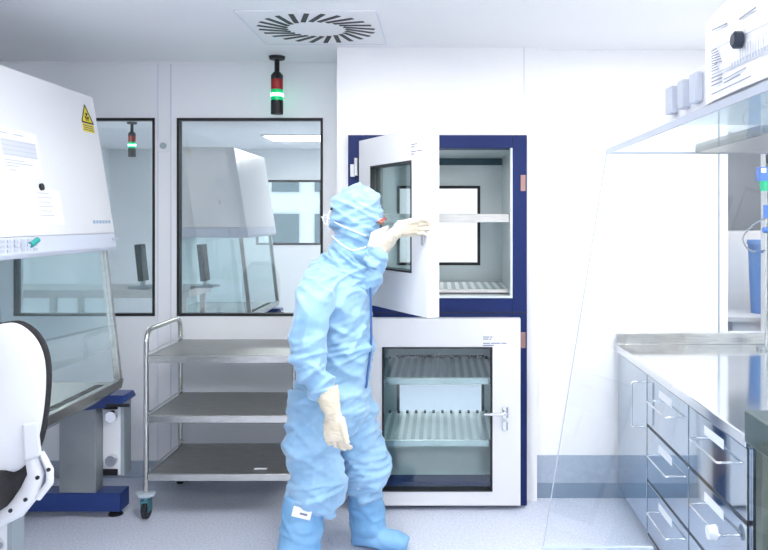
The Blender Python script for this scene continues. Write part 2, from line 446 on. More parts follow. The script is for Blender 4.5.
def lever(d, hx, hz, y, sgn, L=.12):
    m = MB()
    m.tube([(hx, y-.012, hz-.03), (hx, y-.012, hz+.03)], [(.006, .017)]*2, 16)
    m.cyl((hx, y, hz), (hx, y-.05, hz), .009)
    m.tube(fillet([(hx, y-.046, hz), (hx+sgn*.02, y-.052, hz), (hx+sgn*L, y-.05, hz)], .01), .009, 10)
    m.build('lever_handle', 'chrome', d, smooth='auto')
    MB().tube([(hx, y-.004, hz-.10), (hx, y-.004, hz-.055)], [(.004, .015)]*2, 16).build('keyhole_plate', 'chrome', d, smooth='auto')
lever(dl, PX(505, 4.205), PZ(412, 4.205), 4.205, -1)
def lines(parent, x0, z, y, spec, m='ink_light', name='lettering', h=.006):
    b = MB()
    for k, segs in enumerate(spec):
        zz = z-k*h*2.1
        for (a, w) in segs: b.box(x0+a, x0+a+w, y-.0012, y, zz-h/2, zz+h/2)
    return b.build(name, m, parent)
lines(dl, PX(483, 4.205), PZ(337, 4.205), 4.205, [[(0,.035),(.04,.012)],[(0,.03),(.035,.01)],[],[(0,.04),(.045,.05),(.1,.03)],[(0,.06)]], h=.0055)

# upper door, open
hx, hy = PX(359, 4.235), 4.235
fx, fy = PX(427, 3.55), 3.55
ang = math.atan2(fy-hy, fx-hx); w = math.hypot(fx-hx, fy-hy)
dz0, dz1 = PZ(318, 3.55), PZ(141, 4.235)
du = leaf(pt, hx, hx+w, dz0, dz1, hx+.155, hx+w-.155, dz0+.2, dz1-.15, hy, hy+DT)
# the little things on the leaf, built closed then turned about the hinge with it
m = MB(); yh = hy
m.cyl((hx+w-.035, yh, PZ(224, 3.6)), (hx+w-.035, yh-.03, PZ(224, 3.6)), .008)
m.tube(fillet([(hx+w-.035, yh-.028, PZ(224, 3.6)), (hx+w-.05, yh-.034, PZ(224, 3.6)), (hx+w-.13, yh-.032, PZ(224, 3.6))], .01), .008, 10)
m.build('lever_handle', 'chrome', du, smooth='auto')
MB().tube([(hx+w-.035, yh-.004, PZ(245, 3.6)), (hx+w-.035, yh-.004, PZ(234, 3.6))], [(.004, .013)]*2, 16).build('keyhole_plate', 'chrome', du, smooth='auto')
lines(du, hx+w-.16, dz1-.075, hy, [[(0,.04),(.045,.015)],[(0,.035)],[],[(0,.05),(.06,.05)],[(0,.03)]], h=.0055)
R = Matrix.Translation((hx-pt.location.x, hy-pt.location.y, 0)) @ Matrix.Rotation(ang, 4, 'Z') @ Matrix.Translation((-(hx-pt.location.x), -(hy-pt.location.y), 0))
for o in [du]+list(du.children): o.data.transform(R)
# hinges
for zc in (PZ(168, FY), PZ(292, FY)):
    m = MB(); m.box(PX(350.5, FY), PX(355, FY), FY-.012, FY, zc-.05, zc+.02); m.cyl((hx-.018, FY-.02, zc-.045), (hx-.018, FY-.02, zc+.055), .012)
    m.build('hinge', 'chrome', pt, bevel=.001)

# ------------------------------------------------------------------ safety cabinet
def safety_cabinet(dn, df, label, detail=True):
    xr = -2.62
    t = thing('safety_cabinet', label, 'safety cabinet', (-2.2, (dn+df)/2, 0))
    TX, TZ = -1.872, 2.273; BX, BZ = -1.753, 1.54; LX, LZ = -1.742, 1.448
    hb = MB().prism([(TX, dn, TZ), (xr, dn, TZ), (xr, dn, BZ), (BX, dn, BZ)], (0, df-dn, 0)).build('upper_housing', 'white_enamel', t, bevel=.006)
    MB().prism([(BX, dn+.005, BZ-.001), (xr+.01, dn+.005, BZ-.001), (xr+.01, dn+.005, LZ), (LX-.012, dn+.005, LZ), (LX, dn+.005, LZ+.02)], (0, df-dn-.01, 0)).build('lower_lip', 'lip', t, bevel=.004)
    # worktop tub
    SZ = .757; SX = -1.705
    m = MB()
    m.prism([(SX, dn, SZ), (SX-.03, dn, SZ), (SX-.06, dn, SZ-.02), (xr, dn, SZ-.02), (xr, dn, SZ-.12), (SX-.12, dn, SZ-.12), (SX-.01, dn, SZ-.05)], (0, df-dn, 0))
    m.build('work_tub', 'steel', t, bevel=.003)
    g = MB(); n = 8
    for k in range(n):
        y0 = dn+.06+(df-dn-.12)*k/n
        g.box(SX-.115, SX-.07, y0, y0+(df-dn-.12)/n-.02, SZ-.021, SZ-.0185)
    g.build('air_slots', 'black', t)
    # rear wall and corner posts of the chamber
    MB().box(xr, xr+.03, dn, df, SZ-.02, LZ).build('rear_panel', 'inner', t)
    for y in (dn, df-.03):
        x_t, x_b = LX-.05, SX-.008
        MB().hexa([(x_b-.035, y, SZ), (x_b, y, SZ), (x_b, y+.03, SZ), (x_b-.035, y+.03, SZ), (x_t-.035, y, LZ), (x_t, y, LZ), (x_t, y+.03, LZ), (x_t-.035, y+.03, LZ)]).build('sash_post', 'steel', t, bevel=.002)
        MB().hexa([(xr+.03, y+.012, SZ-.02), (x_b-.035, y+.012, SZ-.02), (x_b-.035, y+.018, SZ-.02), (xr+.03, y+.018, SZ-.02), (xr+.03, y+.012, LZ), (x_t-.035, y+.012, LZ), (x_t-.035, y+.018, LZ), (xr+.03, y+.018, LZ)]).build('side_pane', 'sash_glass', t)
    x_t, x_b = LX-.06, SX-.02
    z_b = SZ+.17
    x_m = x_b+(x_t-x_b)*(z_b-SZ)/(LZ-SZ)
    MB().hexa([(x_m-.006, dn+.03, z_b), (x_m, dn+.03, z_b), (x_m, df-.03, z_b), (x_m-.006, df-.03, z_b), (x_t-.006, dn+.03, LZ), (x_t, dn+.03, LZ), (x_t, df-.03, LZ), (x_t-.006, df-.03, LZ)]).build('sash', 'sash_glass', t)
    # blue bearers, columns, feet
    for y in (df+.06, dn+.12):
        MB().prism([(-2.45, y-.07, .665), (SX+.0, y-.07, .665), (SX+.015, y-.07, .637), (SX-.02, y-.07, .61), (-1.90, y-.07, .585), (-2.45, y-.07, .585)], (0, .14, 0)).build('bearer', 'blue', t, bevel=.004)
        MB().box(-2.06, -1.862, y-.05, y+.04, .12, .60).build('column', 'column', t, bevel=.004)
        k = MB(); k.box(-1.862, -1.765, y+.04, y+.12, .20, .60)
        rl = k.build('lifting_rail', 'white_plastic', t, bevel=.003)
        MB().box(-1.765, -1.745, y+.04, y+.13, .20, .60).build('rail_edge', 'grey_metal', rl)
        for z in (.527, .285): MB().cyl((-1.81, y+.04, z), (-1.81, y+.012, z), .034, .03).build('roller', 'chrome', rl, smooth='auto')
        for z in (.2, .565): MB().box(-1.86, -1.78, y+.034, y+.04, z, z+.035).build('black_stop', 'black', rl)
        MB().box(-2.60, -1.725, y-.06, y+.06, .035, .135).build('foot_bar', 'blue', t, bevel=.004)
        for x in (-1.775, -2.55):
            m = MB(); m.cyl((x, y, 0), (x, y, .014), .04, .032); m.cyl((x, y, .014), (x, y, .04), .01)
            m.build('levelling_foot', 'black', t, smooth='auto')
    MB().cyl((SX-.06, df-.08, .63), (SX+.06, df-.08, .63), .009).build('hose_peg', 'black', t)
    return t, (TX, TZ, BX, BZ)
bn, bf = 2.94, 4.10
bsc, fr = safety_cabinet(bn, bf, 'large white safety cabinet with slanted front and glass sash by the left wall')
def on_front(y, z, off=0):
    TX, TZ, BX, BZ = fr
    x = BX+(TX-BX)*(z-BZ)/(TZ-BZ)
    n = Vector((TZ-BZ, 0, BX-TX)).normalized()
    return Vector((x, y, z))+n*off
def decal(y0, y1, z0, z1, name, m, parent, off=.001, tilt=0, th=.001):
    pts = [on_front(y0, z0+0, off), on_front(y1, z0+tilt, off), on_front(y1, z1+tilt, off), on_front(y0, z1, off)]
    n = Vector((fr[1]-fr[3], 0, fr[2]-fr[0])).normalized()
    return MB().prism(pts, n*th).build(name, m, parent)
# papers and signs on its front
p1 = thing('paper_notice', 'larger printed sheet with a shaded table stuck on the white safety cabinet front', 'paper', on_front(3.27, 1.80))
decal(3.11, 3.43, 1.80, 2.0, 'sheet', 'paper', p1, .0012, -.005)
q = MB()
n = Vector((fr[1]-fr[3], 0, fr[2]-fr[0])).normalized()
def strip(b, y0, y1, z, h, off=.0024): b.prism([on_front(y0, z-h/2, off), on_front(y1, z-h/2, off), on_front(y1, z+h/2, off), on_front(y0, z+h/2, off)], n*.0006)
for z, a, b_ in ((1.975,3.14,3.2),(1.975,3.24,3.32),(1.862,3.14,3.3),(1.85,3.14,3.36),(1.838,3.14,3.24),(1.82,3.17,3.22)): strip(q, a, b_, z, .005)
q.build('print', 'print_pale', p1)
q = MB(); strip(q, 3.14, 3.41, 1.915, .07)
sh = q.build('shaded_table', mat('shaded_print', (.62,.65,.74), .7), p1)
q = MB()
for z in (1.945, 1.925, 1.905, 1.885): strip(q, 3.14, 3.41, z, .003, .0032)
q.build('table_rule', 'print_pale', p1)
p2 = thing('paper_notice', 'smaller sheet held by a black magnet below the printed table sheet', 'paper', on_front(3.4, 1.6))
decal(3.27, 3.56, 1.595, 1.755, 'sheet', 'paper', p2, .0012, -.01)
q = MB()
for k in range(6): strip(q, 3.36, 3.46+.02*(k%2), 1.73-.02*k, .004)
q.build('print', 'print_pale', p2)
c = on_front(3.40, 1.757, .002)
tag(MB().cyl(c, c+n*.01, .016).build('magnet', 'black', smooth='auto'), 'round black magnet holding the smaller sheet on the safety cabinet', 'magnet')
q = MB(); A, B_, Cc = on_front(3.915, 2.118, .001), on_front(4.045, 2.118, .001), on_front(3.975, 2.212, .001)
q.prism([A, B_, Cc], n*.001)
w1 = q.build('warning_triangle', 'yellow', bsc)
q = MB()
def tri_edge(a, b, wd):
    d = (b-a).normalized(); u = d.cross(n)*wd
    q.prism([a-u+n*.0012, b-u+n*.0012, b+u+n*.0012, a+u+n*.0012], n*.0008)
for a, b in ((A, B_), (B_, Cc), (Cc, A)): tri_edge(a, b, .004)
cc = (A+B_+Cc)/3
for k in range(3):
    r = Matrix.Rotation(math.radians(90+120*k), 3, n) @ Vector((0,1,0))
    r2 = Matrix.Rotation(math.radians(40), 3, n) @ r; r3 = Matrix.Rotation(math.radians(-40), 3, n) @ r
    q.prism([cc+n*.0012+r2*.006, cc+n*.0012+r2*.026, cc+n*.0012+r3*.026, cc+n*.0012+r3*.006], n*.0008)
q.build('symbol', 'black', w1)
w2 = decal(3.92, 4.045, 2.07, 2.112, 'warning_label', 'yellow', bsc)
q = MB()
for z in (2.102, 2.091, 2.080): strip(q, 3.925, 4.035, z, .004, .0026)
q.build('print', 'ink', w2)
q = MB()
for k in range(6): strip(q, 3.86+k*.035, 3.886+k*.035, 1.60, .016, .001)
q.build('blue_lettering', mat('blue_print', (.35,.47,.62), .6), bsc)
# control marks on lip
q = MB()
for i in range(7):
    for j in range(3): q.box(-1.7435, -1.741, 2.96+i*.05, 2.99+i*.05, 1.478+j*.02, 1.49+j*.02)
q.build('keypad', 'print_pale', bsc)
q = MB(); q.tube([(-1.742, 3.235, 1.503), (-1.738, 3.285, 1.525)], .012, 10)
q.build('green_badge', 'teal', bsc, smooth='auto')
MB().box(-1.7435, -1.741, 4.04, 4.12, 1.50, 1.515).build('model_plate', 'print_pale', bsc)
# taps and hoses inside
m = MB()
for z in (1.36, 1.34, 1.24): m.cyl((-2.59, 4.02, z), (-2.36, 4.02, z), .008); m.cyl((-2.38, 4.02, z), (-2.34, 4.02, z), .014)
m.build('gas_tap', 'grey_metal', bsc, smooth='auto')
m = MB()
m.tube(smooth_path([(-2.38, 4.0, 1.33), (-2.33, 3.98, 1.2), (-2.42, 3.95, 1.02), (-2.56, 3.9, .98)]), .007, 8)
m.tube(smooth_path([(-2.35, 4.0, 1.24), (-2.30, 3.98, 1.1), (-2.28, 3.96, .9), (-2.3, 3.9, .76)]), .007, 8)
m.build('hose', 'grey_plastic', bsc, smooth=True)

b2, _ = safety_cabinet(6.9, 8.1, 'second white safety cabinet standing in the far room behind the windows')

# far room bench with monitors
t = thing('far_bench', 'steel bench in the far room seen through the left window', 'bench', (-3.0, 6.0, 0))
MB().box(-4.0, -1.9, 5.75, 6.3, 1.02, 1.08).build('worktop', 'steel', t)
MB().box(-4.0, -1.9, 5.80, 6.25, .78, .82).build('rail', 'steel', t)
for x in (-3.95, -2.95, -1.95):
    for y in (5.8, 6.25): MB().box(x-.02, x+.02, y-.02, y+.02, 0, 1.02).build('leg', 'steel', t)
def monitor(px, label):
    x = PX(px, 6.0); t = thing('monitor', label, 'monitor', (x, 6, 1.08), 'monitors on the far bench')
    MB().box(x-.09, x+.09, 5.92, 6.08, 1.08, 1.095).build('base', 'grey_metal', t)
    MB().box(x-.012, x+.012, 5.98, 6.02, 1.095, 1.2).build('neck', 'grey_metal', t)
    MB().box(x-.022, x+.022, 5.95, 6.07, 1.13, 1.42, Matrix.Rotation(math.radians(-6), 3, 'Y'), (x, 6, 1.13)).build('screen', 'black', t, bevel=.004)
monitor(143, 'dark monitor seen edge-on through the left window')
monitor(205, 'dark monitor seen edge-on through the right window')

# ------------------------------------------------------------------ trolley
tr = thing('service_trolley', 'stainless steel three-shelf trolley parked under the windows', 'trolley', (-1.18, 4.37, 0))
TX0, TX1, TY0, TY1 = -1.585, -.785, 4.10, 4.64
for x in (TX0, TX1):
    zt = 1.015
    MB().tube(fillet([(x, TY0, .14), (x, TY0, zt), (x, TY1, zt), (x, TY1, .14)], .085, 8), .0135, 14).build('side_frame', 'steel', tr, smooth='auto')
for zt in (.878, .556, .243):
    m = MB(); m.box(TX0+.016, TX1-.016, TY0-.012, TY1+.01, zt-.012, zt)
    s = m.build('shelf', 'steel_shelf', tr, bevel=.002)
    m = MB(); m.box(TX0+.016, TX1-.016, TY0-.016, TY0-.008, zt-.036, zt+.002); m.box(TX0+.016, TX1-.016, TY1+.004, TY1+.012, zt-.036, zt+.002)
    m.box(TX0+.014, TX0+.022, TY0-.012, TY1+.01, zt-.036, zt+.004); m.box(TX1-.022, TX1-.014, TY0-.012, TY1+.01, zt-.036, zt+.004)
    m.build('edge', 'steel', s, bevel=.002)
    for x in (TX0+.02, TX1-.02):
        MB().tube([(x, TY0, zt+.022), (x, TY1, zt+.022)], .005, 8).build('side_rod', 'chrome', s, smooth='auto')
    if zt < .3: MB().box(-1.02, -.95, TY0+.06, TY0+.09, zt, zt+.001).build('label_sticker', 'paper', s)
for x in (TX0, TX1):
    for y in (TY0, TY1):
        c = MB().cyl((x, y, .125), (x, y, .14), .046, .05).build('castor', 'bumper', tr, smooth='auto')
        m = MB(); m.cyl((x, y, .095), (x, y, .125), .022)
        for s_ in (-1, 1): m.box(x+s_*.02-.003, x+s_*.02+.003, y-.028, y+.03, .04, .11)
        m.box(x-.022, x+.022, y-.028, y+.03, .09, .1)
        m.build('fork', 'castor_teal', c, bevel=.002)
        m = MB(); m.cyl((x-.014, y+.005, .05), (x+.014, y+.005, .05), .05, seg=24)
        m.build('wheel', 'black', c, smooth='auto', bevel=.004)
MB().tube([(TX0+.06, TY1-.02, .15), (TX0+.09, TY1-.1, .155), (TX0+.16, TY1-.1, .16)], .012, 8).build('brake_lever', 'black', tr)

# ------------------------------------------------------------------ bench with drawers, right
BX0, BTOP = 1.03, .894
bench = thing('drawer_bench', 'polished stainless steel bench with drawers along the right wall', 'bench', (1.45, 3.45, 0))
BN = 2.53
MB().box(BX0+.012, RR-.01, BN, DR-.03, .05, BTOP-.045).build('carcass', 'mirror_steel', bench)
MB().box(BX0+.06, RR-.01, BN, DR-.03, 0, .05).build('plinth', 'dark_steel', bench)
MB().box(BX0-.015, RR-.01, BN, DR-.024, BTOP-.042, BTOP).build('countertop', 'worktop_steel', bench, bevel=.004)
MB().box(BX0-.015, RR-.01, DR-.045, DR-.024, BTOP, PZ(333, DR-.03)).build('upstand', 'steel', bench, bevel=.003)
def d_handle(parent, y0, y1, z, proj=.05):
    MB().tube(fillet([(BX0, y0, z), (BX0-proj, y0, z-.004), (BX0-proj, y1, z-.004), (BX0, y1, z)], .012, 4), .0045, 10).build('handle', 'chrome', parent, smooth='auto')
d = MB().box(BX0-.004, BX0+.012, 3.775, DR-.04, .065, BTOP-.05).build('door', 'mirror_steel', bench, bevel=.002)
MB().tube(fillet([(BX0-.004, 3.85, .79), (BX0-.06, 3.85, .79), (BX0-.06, 3.85, .565), (BX0-.004, 3.85, .565)], .014, 4), .0055, 10).build('handle', 'chrome', d, smooth='auto')
zs = [(.603, BTOP-.05), (.331, .587), (.068, .315)]
for (y0, y1) in ((3.145, 3.76), (2.545, 3.13)):
    for k, (z0, z1) in enumerate(zs):
        d = MB().box(BX0-.004, BX0+.012, y0, y1, z0, z1).build('drawer', 'mirror_steel', bench, bevel=.002)
        ym = (y0+y1)/2
        d_handle(d, ym-.15, ym+.15, z1-.09)
        MB().box(BX0-.0055, BX0-.0042, ym-.09, ym+.11, z1-.065, z1-.03).build('label_strip', 'paper', d)
        MB().box(BX0-.002, BX0+.011, y0, y1, z0-.014, z0-.002).build('shadow_gap', 'black', d)
c = Vector((BX0-.05, 2.70, .50))
MB().cyl(c, c+Vector((-.03, 0, 0)), .028, .024).build('handle_disc', 'white_plastic', bench, smooth='auto')

# rod with tubing on bench
x, y = PX(766, 4.2), 4.2
t = thing('tubing_stand', 'upright rod with blue box, green collar and looping tube on the far bench corner', 'stand', (x, y, BTOP))
MB().cyl((x, y, BTOP+.001), (x, y, BTOP+.015), .05).build('foot', 'steel', t, smooth='auto')
MB().cyl((x, y, BTOP+.015), (x, y, PZ(170, y)), .006).build('rod', 'chrome', t, smooth='auto')
bb = MB().box(x-.045, x+.03, y-.03, y+.03, PZ(181, y), PZ(167, y)).build('blue_box', 'blue_plastic', t, bevel=.004)
MB().box(x-.04, x-.012, y-.032, y-.03, PZ(173, y), PZ(168.5, y)).build('white_tag', 'paper', bb)
MB().cyl((x-.01, y, PZ(191, y)), (x-.01, y, PZ(181, y)), .02, .028).build('green_collar', 'green', t, smooth='auto')
MB().cyl((x, y, PZ(218, y)), (x, y, PZ(205, y)), .014).build('clamp', 'blue_plastic', t, smooth='auto')
MB().ball((x, y, PZ(230, y)), .022, .022, .018).build('valve', 'blue_plastic', t, smooth=True)
MB().tube(smooth_path([P(765, 218, y), P(752, 226, y), P(743, 238, y), P(748, 249, y), P(758, 252, y), P(766, 250, y)]), .0045, 8).build('tube', 'tube_grey', t, smooth=True)
MB().tube([P(756, 252, y), P(763, 251.5, y)], .007, 8).build('connector', 'dark_blue', t)

# beyond the narrow window
t = thing('white_cabinet', 'plain white cabinet in the next room behind the narrow window', 'cabinet', (2.4, 6.1, 0))
MB().box(1.9, 3.1, 5.85, 6.35, 0, PZ(231, 5.85)).build('body', 'white_enamel', t, bevel=.004)
MB().box(2.49, 2.51, 5.84, 5.85, .1, 1.45).build('door_gap', 'grey_plastic', t)
t = thing('side_counter', 'low white counter in the next room under the blue bin', 'counter', (2.3, 5.4, 0))
MB().box(1.95, 3.0, 5.15, 5.65, .92, .95).build('top', 'white_enamel', t)
MB().box(2.0, 2.95, 5.2, 5.62, 0, .92).build('body', 'white_enamel', t)
t = thing('blue_bin', 'tall blue plastic bin on the counter behind the narrow window', 'bin', (PX(760, 5.4), 5.4, .95))
x = PX(762, 5.4)
MB().tube([(x, 5.4, .95), (x, 5.4, 1.44)], [.075, .095], 24).build('bucket', 'bin_blue', t, smooth='auto')
MB().tube([(x, 5.4, 1.44), (x, 5.4, 1.47)], [.105, .10], 24).build('rim', 'bin_blue', t, smooth='auto')

# ------------------------------------------------------------------ laminar flow unit, near right
HX, HZ, HD = .548, 1.83, 2.5
lf = thing('laminar_flow_bench', 'near steel flow bench with overhead hood and slanted clear glass shield', 'flow bench', (1.0, 1.7, 0))
HN = .95
MB().box(1.0, 1.84, HN, HD, .985-.105, .985).build('worktop', 'dark_steel', lf, bevel=.006)
for y in (HD-.07, HN+.02):
    MB().box(1.03, 1.08, y, y+.05, 0, .88).build('leg', 'dark_steel', lf, bevel=.003)
    MB().box(1.76, 1.81, y, y+.05, 0, .88).build('leg', 'dark_steel', lf, bevel=.003)
MB().box(1.76, 1.84, HN, HD, .985, HZ).build('rear_panel', 'white_enamel', lf)
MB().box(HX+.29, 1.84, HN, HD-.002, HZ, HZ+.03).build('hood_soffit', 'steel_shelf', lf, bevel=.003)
cn = MB().box(HX, HX+.29, HN, HD, HZ+.001, HZ+.009).build('glass_canopy', 'sash_glass', lf)
MB().box(HX-.004, HX+.003, HN, HD, HZ-.004, HZ+.012).build('canopy_edge', 'grey_plastic', cn)
MB().box(HX, 1.84, HD-.004, HD+.003, HZ-.003, HZ+.004).build('canopy_end_rail', 'grey_plastic', cn)
hs = MB().box(HX+.001, 1.0, HN, 1.86, HZ+.012, PZ(89, 1.876)).build('switch_housing', 'white_enamel', lf, bevel=.003)
MB().box(HX+.002, 1.2, HN, 1.575, PZ(89, 1.876), 2.0).build('filter_housing', 'white_enamel', lf, bevel=.003)
for (a, b) in ((672, 678), (684, 690), (696, 703)):
    y1, y0 = HX*F/(a-VX), HX*F/(b-VX)
    MB().box(HX-.016, HX+.001, y0, y1, 1.857, 1.92).build('switch', 'grey_plastic', hs, bevel=.003)
# shield
GX, GZ = .34, .537
MB().hexa([(GX, HN, GZ), (GX+.006, HN, GZ), (GX+.006, HD, GZ), (GX, HD, GZ), (HX, HN, HZ), (HX+.006, HN, HZ), (HX+.006, HD, HZ), (HX, HD, HZ)]).build('front_shield', 'clear_glass', lf)
sp = MB().prism([(GX+.008, HD-.006, GZ), (.995, HD-.006, GZ), (.995, HD-.006, HZ), (HX+.008, HD-.006, HZ)], (0, .006, 0)).build('side_shield', 'clear_glass', lf)
MB().tube([(GX, HD, GZ), (HX, HD, HZ)], .0022, 6).build('shield_edge', 'grey_plastic', sp)
MB().box(GX-.004, .70, HD-.008, HD+.004, GZ-.012, GZ).build('bottom_rail', 'bumper', sp)
# paper on hood
ya, yb = HX*F/(707-VX), 1.18
pp = thing('paper_notice', 'printed form stuck on the hood above the clear glass shield', 'paper', (HX-.003, 1.4, 1.85))
zt0, zt1 = PZ(24, ya), 2.03
m = MB(); N = 10
pts = []
for k in range(N+1):
    u = k/N; yy = ya+(yb-ya)*u
    pts.append((HX-.002-.012*math.sin(u*math.pi)*.6, yy, zt0+.012*math.sin(u*3.0)))
bot = [(p[0], p[1], 1.846) for p in pts]
for k in range(N):
    m.hexa([bot[k], bot[k+1], (bot[k+1][0]-.0008, bot[k+1][1], bot[k+1][2]), (bot[k][0]-.0008, bot[k][1], bot[k][2]),
            pts[k], pts[k+1], (pts[k+1][0]-.0008, pts[k+1][1], pts[k+1][2]), (pts[k][0]-.0008, pts[k][1], pts[k][2])])
bmesh.ops.remove_doubles(m.bm, verts=m.bm.verts, dist=1e-5)
m.build('sheet', 'paper', pp)
def px_line(b, xa, ya_, xb, yb_, h):
    def q(px, py):
        y = (HX-.013)*F/(px-VX); return Vector((HX-.0128, y, PZ(py, y)))
    a, c = q(xa, ya_), q(xb, yb_)
    b.hexa([a, c, c+Vector((-.0006,0,0)), a+Vector((-.0006,0,0)), a+Vector((0,0,h)), c+Vector((0,0,h)), c+Vector((-.0006,0,h)), a+Vector((-.0006,0,h))])
b = MB()
px_line(b, 712, 31, 727, 24, .0025); px_line(b, 739, 20, 756, 8, .0025)
for k in range(9):
    px_line(b, 711.5, 52+k*2.5, 717+(k*37 % 6), 50+k*2.5-1.0, .0018)
for k in range(3): px_line(b, 711.5, 79+k*3.8, 722, 74.5+k*3.8, .0025)
px_line(b, 724, 80, 746, 68, .002); px_line(b, 724, 83.5, 740, 75, .002)
px_line(b, 711.5, 95, 751, 76.5, .002)
b.build('print', 'ink_light', pp)
b = MB()
px_line(b, 711.5, 50.5, 768, 24, .0016); px_line(b, 726, 71, 768, 50, .0016); px_line(b, 711.5, 76, 732, 67, .003)
for k in range(13):
    px = 731+k*3; px_line(b, px, 67-k*1.45, px+1.6, 66.2-k*1.45, .007)
for k in range(12):
    px = 740+k*2.6; px_line(b, px, 62-k*1.25, px+.35, 61.8-k*1.25, .028)
b.build('table', 'grey_plastic', pp)
yk = (HX-.015)*F/(740.5-VX); c = Vector((HX-.014, yk, PZ(40, yk)))
tag(MB().tube([c, c+Vector((-.012,0,0)), c+Vector((-.016,0,0))], [.0155,.0155,.011], 20).build('magnet', mat('dark_magnet', (.02,.03,.05), .3), smooth='auto'), 'round dark magnet on the printed form on the hood', 'magnet')

# ------------------------------------------------------------------ chair, near left
cy0 = 2.72
ch = thing('laboratory_chair', 'white shelled swivel chair with black upholstery in front of the safety cabinet', 'chair', (-1.85, 2.9, 0))
cX, cS = PX(-5, cy0), F/cy0
# backrest shell outline (half widths by height), bowed
prof = [(1.222, .015), (1.228, .06), (1.205, .105), (1.17, .135), (1.12, .157), (1.05, .166), (.97, .163), (.89, .155), (.82, .142), (.77, .125), (.73, .10), (.705, .05)]
def shell(off, grow, y_off, name, m, th):
    b = MB(); NU = 14; g = []
    for (z, hw) in prof:
        row = []
        zz = z+(grow if z > .95 else -grow)*1.0
        for i in range(NU+1):
            u = -1+2*i/NU; hw2 = hw+grow
            lean = (.03*(z-.9))
            row.append(b.bm.verts.new((cX+u*hw2, cy0+y_off+lean+.035*u*u, zz)))
        g.append(row)
    for j in range(len(prof)-1):
        for i in range(NU): b.bm.faces.new((g[j][i], g[j][i+1], g[j+1][i+1], g[j+1][i]))
    o = b.build(name, m, ch, smooth=True)
    s = o.modifiers.new('solid', 'SOLIDIFY'); s.thickness = th; s.offset = 0
    ss = o.modifiers.new('sub', 'SUBSURF'); ss.levels = 1; ss.render_levels = 2
    return o
shell(0, 0, 0, 'backrest_shell', 'chair_plastic', .03)
shell(0, .006, .03, 'backrest_cushion', 'black_fabric', .025)
sx = cX-.04
MB().box(-2.0, -1.525, 2.44, 2.88, .585, .72).build('seat', 'black_fabric', ch, bevel=.035, seg=4)
MB().hexa([P(24,462,cy0-.04), P(42,455,cy0-.04), P(42,455,cy0), P(24,462,cy0), P(22,424,cy0-.04), P(38,421,cy0-.04), P(38,421,cy0), P(22,424,cy0)]).build('bracket', 'chair_plastic', ch, bevel=.008)
arm = MB()
yy = cy0-.01
arm.tube([P(31,455,yy), P(36,474,yy), P(30,492,yy), P(18,508,yy), P(-6,520,yy), P(-30,524,yy)], [(.018,.022),(.02,.03),(.02,.036),(.02,.034),(.02,.034),(.02,.034)], 12, up=(0,1,0))
arm.tube([P(41,452,yy), P(50,470,yy), P(50,482,yy), P(38,498,yy)], [(.012,.010),(.014,.013),(.014,.014),(.014,.012)], 12, up=(0,1,0))
a_ = arm.build('support_arm', 'chair_plastic', ch, smooth='auto')
m = MB()
for (px, py) in ((48, 470), (37, 478), (25, 500), (10, 511)): 
    c = P(px, py, yy-.024); m.cyl(c, c+Vector((0, .006, 0)), .007)
m.build('screw', 'black', a_)
scx, scy = -1.76, 2.66
MB().box(scx-.09, scx+.1, 2.56, 2.78, .53, .59).build('mechanism', 'chair_plastic', ch, bevel=.01)
m = MB(); m.cyl((scx, scy, .12), (scx, scy, .36), .028); m.cyl((scx, scy, .36), (scx, scy, .56), .018)
m.build('gas_column', 'chrome', ch, smooth='auto')
for k in range(5):
    a = math.radians(90+72*k); r = .27
    e = Vector((scx+r*math.cos(a), scy+r*math.sin(a), .09))
    l = MB().tube([(scx, scy, .14), e], [(.02,.03), (.014,.018)], 10).build('base_leg', 'chair_plastic', ch, smooth='auto')
    MB().cyl(e+Vector((-.02, 0, -.06)), e+Vector((.02, 0, -.06)), .03).build('castor', 'black', l, smooth='auto')

# ------------------------------------------------------------------ person in coverall
PD = 3.65
pc = thing('person', 'person in light blue hooded coverall, mask and cream gloves reaching for the open cabinet door', 'person', (PX(335, PD), PD, 0))
def fuse(mb, voxel, name, m, parent, smooth_it=6, disp=None):
    bmesh.ops.recalc_face_normals(mb.bm, faces=mb.bm.faces)
    me = bpy.data.meshes.new('tmp'); mb.bm.to_mesh(me); mb.bm.free()
    o = bpy.data.objects.new('tmp', me); COL.objects.link(o)
    r = o.modifiers.new('r', 'REMESH'); r.mode = 'VOXEL'; r.voxel_size = voxel
    if smooth_it:
        s = o.modifiers.new('s', 'SMOOTH'); s.factor = .5; s.iterations = smooth_it
    dg = bpy.context.evaluated_depsgraph_get(); dg.update()
    nm = bpy.data.meshes.new_from_object(o.evaluated_get(dg))
    bpy.data.objects.remove(o); bpy.data.meshes.remove(me)
    if disp:
        ns = [v.normal.copy() for v in nm.vertices]
        for v, nn in zip(nm.vertices, ns): v.co += nn*disp(v.co)
    nm.name = name; nm.materials.clear(); nm.materials.append(M[m] if isinstance(m, str) else m)
    nm.polygons.foreach_set('use_smooth', [True]*len(nm.polygons))
    ob = bpy.data.objects.new(name, nm); COL.objects.link(ob)
    ob.parent = parent; nm.transform(Matrix.Translation(-parent.location))
    return ob
def ridge(p, sc, seed):
    q = Vector((p.x*sc[0], p.y*sc[1], p.z*sc[2]))+Vector((seed, seed*1.7, seed*.3))
    w = noise.noise(q*.5+Vector((3.1, 0, 0)))*1.2
    return 1-min(1, abs(noise.noise(q+Vector((w, w, w))))*3.2)
def wrinkle(amp, sets):
    def f(p):
        h = 0
        for (rot, sc, wt, seed) in sets:
            c, s = math.cos(rot), math.sin(rot)
            q = Vector((p.x*c+p.z*s, p.y, -p.x*s+p.z*c))
            h += wt*ridge(q, sc, seed)
        return amp*(h-.35)
    return f
def band(z, c, w): return math.exp(-((z-c)/w)**2)

